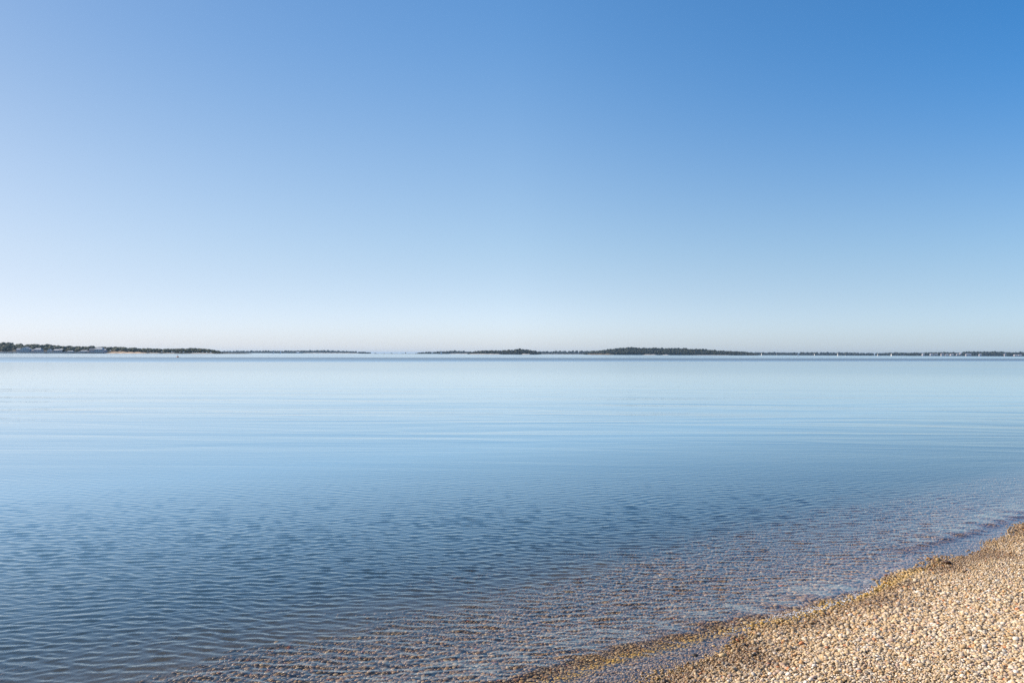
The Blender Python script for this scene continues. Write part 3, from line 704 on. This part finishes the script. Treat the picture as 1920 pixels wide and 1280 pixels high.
# ---- small houses on the right shore
for (a, b__, t_p, b_p, wm, rm, lb) in [
    (1732, 1736, 662.6, 665.8, m_lav, m_roofg, 'tiny pale grey house, leftmost on the right shore'),
    (1747, 1751.5, 662.3, 665.6, m_greysh, m_roofg, 'dim grey house second from the left on the right shore'),
    (1753.5, 1756.5, 663, 666, m_dim, m_dim, 'narrow white cottage directly left of the long white house'),
    (1757, 1761, 662.6, 666.2, m_dim, m_roofg, 'long bright white house third group on the right shore'),
    (1767.5, 1772.5, 661.6, 666.6, m_dim, m_dim, 'tall white house with two gables on the right shore'),
    (1776, 1781, 663.6, 666.0, m_lav, m_roofg, 'low beige house right of the tall white one'),
    (1785, 1791, 663.4, 665.8, m_lav, m_roofg, 'low wide grey house in the middle of the right shore'),
    (1796.5, 1801, 663, 665.6, m_dim, m_roofg, 'white flat looking house at the middle of the right shore'),
    (1803, 1806, 660.8, 664, m_lav, m_white, 'pale tower like house standing high among the trees'),
    (1814, 1819, 662.4, 667, m_dim, m_roofg, 'bright white house close to the water on the right shore'),
    (1819.8, 1824, 662.8, 666.6, m_lav, m_roofg, 'pale house adjoining the bright white waterside house'),
    (1839, 1843.5, 663, 666.8, m_dim, m_roofg, 'white house standing alone right of the row'),
    (1886.5, 1889.5, 662, 667, m_dim, m_roofg, 'narrow white house near the right edge'),
    (1905, 1911, 664.6, 666.2, m_lav, m_roofg, 'long low pale building, second from the right edge'),
    (1913, 1919, 664.6, 666.2, m_lav, m_roofg, 'long low pale building at the right edge')]:
    house(a, b__, t_p, b_p, 3575, wm, rm, lb, 'gable', group='houses on the right shore')
# two white houses on the far left shore
house(555.5, 560, 659, 661.3, 4950, m_white, m_white, 'lone white house on the hazy far shore left of the gap', 'gable')
house(808.5, 811.5, 659.4, 662, 4160, m_white, m_white, 'lone white house on the point right of the gap', 'gable')

# ---- bushes and rock on the spit
for px, wpx, hp, lb in [(704, 5, 1.6, 'widest low dark bush on the thin sand spit, leftmost of its three bushes'), (721, 4, 1.2, 'smallest low dark bush on the thin sand spit, the middle one'),
                        (734.5, 5, 1.6, 'low dark bush on the thin sand spit, rightmost of its three bushes'), (760.5, 3.4, 3.0, 'round dark bush standing alone at the right of the gap'),
                        (756, 1.4, 1.6, 'tiny dark bush just left of the round dark bush'), (784, 7, 2.6, 'long dark shrub at the tip of the point right of the gap')]:
    D = 3490; W_ = wpx / F * D; Hh = hp / F * D
    t = empty('bush', (X_at(px, D), D, 0.3)); tag(t, lb, 'bush', 'bushes on the sand spit')
    cv, cf = CRF[int(px) % 6]; cv = cv * np.array([W_*0.55, 4.0, Hh*0.5]); cv[:, 2] += Hh*0.5
    link('crown', mesh_np('crown', cv, cf, m_leaf, True), t)
    sb = MB(); sb.cyl(0, 0, -0.6, Hh*0.5, 0.25, 0.15, 6); link('stem', sb.mesh('stem', m_bark), t)

# ---- sailing boats at anchor / under sail
def sailboat_meshes():
    hb = MB(); sect = [(-4.2, 0.75, 0.95), (-2.5, 1.25, 0.85), (0, 1.4, 0.8), (2.4, 1.0, 0.9), (4.3, 0.04, 1.15)]
    for (x, w_, zt) in sect:
        hb.v += [(x, -w_, zt), (x, -w_*0.75, 0.1), (x, 0, -0.35), (x, w_*0.75, 0.1), (x, w_, zt)]
    for i in range(len(sect)-1):
        for j in range(4): n = i*5 + j; hb.f.append([n, n+1, n+6, n+5])
        hb.f.append([i*5+4, i*5, i*5+5, i*5+9])
    hb.f.append([0, 4, 3, 2, 1])
    hull = hb.mesh('hull', m_hull)
    cb = MB(); cb.box(-1.6, 1.3, -0.7, 0.7, 0.85, 1.35); cabin = cb.mesh('cabin', m_white)
    m_ = MB(); m_.cyl(0.6, 0, 0.9, 10.6, 0.09, 0.06, 6); mast = m_.mesh('mast', m_white)
    def sail(pts, bulge, thick=0.03):
        A_, B_, C_ = [np.array(p_, float) for p_ in pts]; sb_ = MB(); k = 6; grid = {}
        for side in (0, 1):
            for i in range(k+1):
                for j in range(k+1-i):
                    u, v_ = i/k, j/k; p_ = A_*(1-u-v_) + B_*u + C_*v_
                    p_[1] += bulge * 27*u*v_*(1-u-v_)*0.33 + u*(1-u)*0.2 + side*thick
                    grid[side, i, j] = len(sb_.v); sb_.v.append(tuple(p_))
            for i in range(k):
                for j in range(k-i):
                    q = [grid[side, i, j], grid[side, i+1, j], grid[side, i, j+1]]; sb_.f.append(q if side else q[::-1])
                    if i + j < k-1:
                        q = [grid[side, i+1, j], grid[side, i+1, j+1], grid[side, i, j+1]]; sb_.f.append(q if side else q[::-1])
        return sb_
    main = sail([(0.5, 0, 2.0), (-3.8, 0, 2.1), (0.55, 0, 10.4)], 0.45).mesh('mainsail', m_sail)
    jib = sail([(4.1, 0, 1.4), (0.9, 0, 1.9), (0.7, 0, 9.2)], 0.35).mesh('jib', m_sail)
    return [('hull', hull), ('cabin', cabin), ('mast', mast), ('mainsail', main), ('jib', jib)]
SB = sailboat_meshes()
def sailboat(px, D, top_py, rz, label, parts='hcmsj', group='white sailboats along the horizon'):
    t = empty('sailboat', (X_at(px, D), D, 0), R(rz)); hgt = Z_at(px, top_py, D); s_f = hgt / 10.6
    t.scale = (s_f, s_f, s_f); tag(t, label, 'sailboat', group)
    for k, (nm, me) in zip('hcmsj', SB):
        if k in parts: link(nm, me, t)
sailboat(513, 2300, 657.2, 80, 'white sailboat off the hazy far shore, left one of the pair')
sailboat(526, 2300, 656.8, 72, 'white sailboat off the hazy far shore, right one of the pair')
sailboat(827, 2400, 656.3, 65, 'white sailboat off the low point between the gap and the small island')
sailboat(1427.5, 1900, 660.3, 85, 'slim white sailboat at the right tip of the large wooded island')
sailboat(1456.5, 2100, 661.6, 75, 'small faint sailboat next right of the large island tip', 'hcms')
sailboat(1496.5, 1800, 660.6, 25, 'widest white sailboat with both sails spread, near the left of the right shore')
sailboat(1527, 1900, 660.9, 78, 'slim white sailboat with a bright sail, just right of the widest one')
sailboat(1570.5, 1900, 660.2, 84, 'white sailboat in the middle of the right shore', 'hcms')
sailboat(1585, 2200, 661.5, 84, 'thin masted boat without sails beside the middle sailboat', 'hcm')
sailboat(1645.5, 1700, 661.3, 74, 'bright white sailboat, left one of the pair before the house row')
sailboat(1671, 1700, 661.1, 80, 'tall bright white sailboat, right one of the pair before the house row')
# motor boats
def motorboat(px, D, wpx, label):
    t = empty('motorboat', (X_at(px, D), D, 0), R(6)); s_f = wpx / F * D / 8.5; t.scale = (s_f,)*3; tag(t, label, 'motorboat')
    link('hull', SB[0][1], t)
    b_ = MB(); b_.prism([(-0.8, 0.9), (0.8, 0.9), (0.7, 2.2), (-0.7, 2.2)], -1.8, 0.8); b_.build('cabin', m_white, t)
    b_ = MB(); b_.prism([(-0.82, 1.35), (0.82, 1.35), (0.78, 1.8), (-0.78, 1.8)], -1.6, 0.84); b_.build('windscreen', m_win, t)
motorboat(34.5, DH - 20, 5.0, 'white motorboat moored below the leftmost house')
motorboat(1649, 1700, 2.2, 'tiny white motorboat between the pair of bright sailboats')
# buoy in the ruffled water on the left
by = empty('buoy', (X_at(333.5, 320), 320, 0)); tag(by, 'faded orange and white buoy floating in front of the left headland', 'buoy')
b_ = MB(); b_.cyl(0, 0, -0.3, 0.25, 0.42, 0.45, 12); b_.cyl(0, 0, 0.25, 0.42, 0.45, 0.2, 12); b_.build('float', m_orange, by)
b_ = MB(); b_.cyl(0, 0, 0.42, 0.75, 0.09, 0.07, 8); b_.cyl(0, 0, 0.7, 0.95, 0.2, 0.16, 8); b_.build('topmark', m_white, by)

# ---- haze: one closed box round everything, sky outside
hm, nt, out = nodes_of('haze_air')
pv = N(nt, 'ShaderNodeVolumePrincipled'); pv.inputs['Color'].default_value = (0.48, 0.72, 1.0, 1); pv.inputs['Density'].default_value = HAZE
pv.inputs['Anisotropy'].default_value = 0.2
L(nt, pv.outputs[0], out.inputs['Volume'])
b_ = MB(); b_.box(-31000, 31000, -31000, 31000, -6, 34); hz = b_.build('haze', hm); tag(hz, 'thin blue sea haze', 'haze', kind='stuff')

# ---- single larger stones at the water's edge
def stone(px, py, wpx, col, label, k, z0=0.0, hf=0.75):
    D = H * F / (py - hor(px)); x = X_at(px, D); zg = float(ground_z(np.array([x]), np.array([D]))[0])
    # where the sight line meets the sloping beach
    for _ in range(8): D = (H - max(zg, 0)) * F / (py - hor(px)); x = X_at(px, D); zg = float(ground_z(np.array([x]), np.array([D]))[0])
    r = wpx / F * D / 2; V, Fc = ico(3); rs = np.random.default_rng(k); V = V.copy()
    for q in range(5):
        d = rs.normal(size=3); d /= np.linalg.norm(d); V = V * (1 + rs.uniform(-.18, .12) * np.clip(V @ d, 0, 1)[:, None] ** 2)
    V = V * np.array([r, r*0.8, r*hf]); c4 = np.ones((len(V), 4)) ; c4[:, :3] = col; c4[:, 3] = 0.6
    o = link('stone', mesh_np('stone', V, Fc, m_peb, True, c4)); o.location = (x, D, max(zg, -0.01) + r*0.45); o.rotation_euler = (0.1*k % .5, 0.2, k)
    tag(o, label, 'stone', 'larger stones along the water edge')
DK = (0.045, 0.035, 0.028); BR = (0.14, 0.10, 0.05); TN = (0.52, 0.38, 0.20)
stone(1377, 1197, 11, DK, 'black wet stone in the thin film of water, farthest left of the dark pair', 1)
stone(1395, 1208, 11, DK, 'black wet stone in the thin film of water, right one of the dark pair', 2)
stone(1355, 1228, 14, TN, 'large golden tan stone at the edge of the dry pebbles', 3)
stone(1374, 1219, 10, TN, 'tall tan stone standing just behind the large golden one', 4, hf=1.0)
stone(1299, 1251, 15, BR, 'dark brown lump on the first dry pebbles near the bottom edge', 5)
stone(1304, 1224, 12, DK, 'flat black stone alone in the wet band', 6, hf=0.5)
stone(1420, 1193, 13, BR, 'brown weedy stone right of the black pair', 7)
stone(1774, 1056, 18, (0.08, 0.045, 0.03), 'long dark flat stone where the dry pebbles begin on the right', 8, hf=0.35)
stone(1757, 1049, 8, (0.32, 0.20, 0.07), 'upright golden brown stone at the water edge on the right', 9, hf=1.3)
stone(1902, 994, 6, DK, 'small black stone in the water near the right edge of the picture', 10)
stone(1247, 1275, 13, (0.06, 0.04, 0.03), 'dark stone at the very bottom edge of the picture', 11)


# ------------------------------------------------------------------ render look
sc.view_settings.view_transform = 'Standard'; sc.view_settings.look = 'None'
sc.view_settings.exposure = EXPO; sc.view_settings.gamma = 1
sc.cycles.max_bounces = 8; sc.cycles.transparent_max_bounces = 12
sc.cycles.volume_bounces = 0; sc.cycles.use_denoising = False
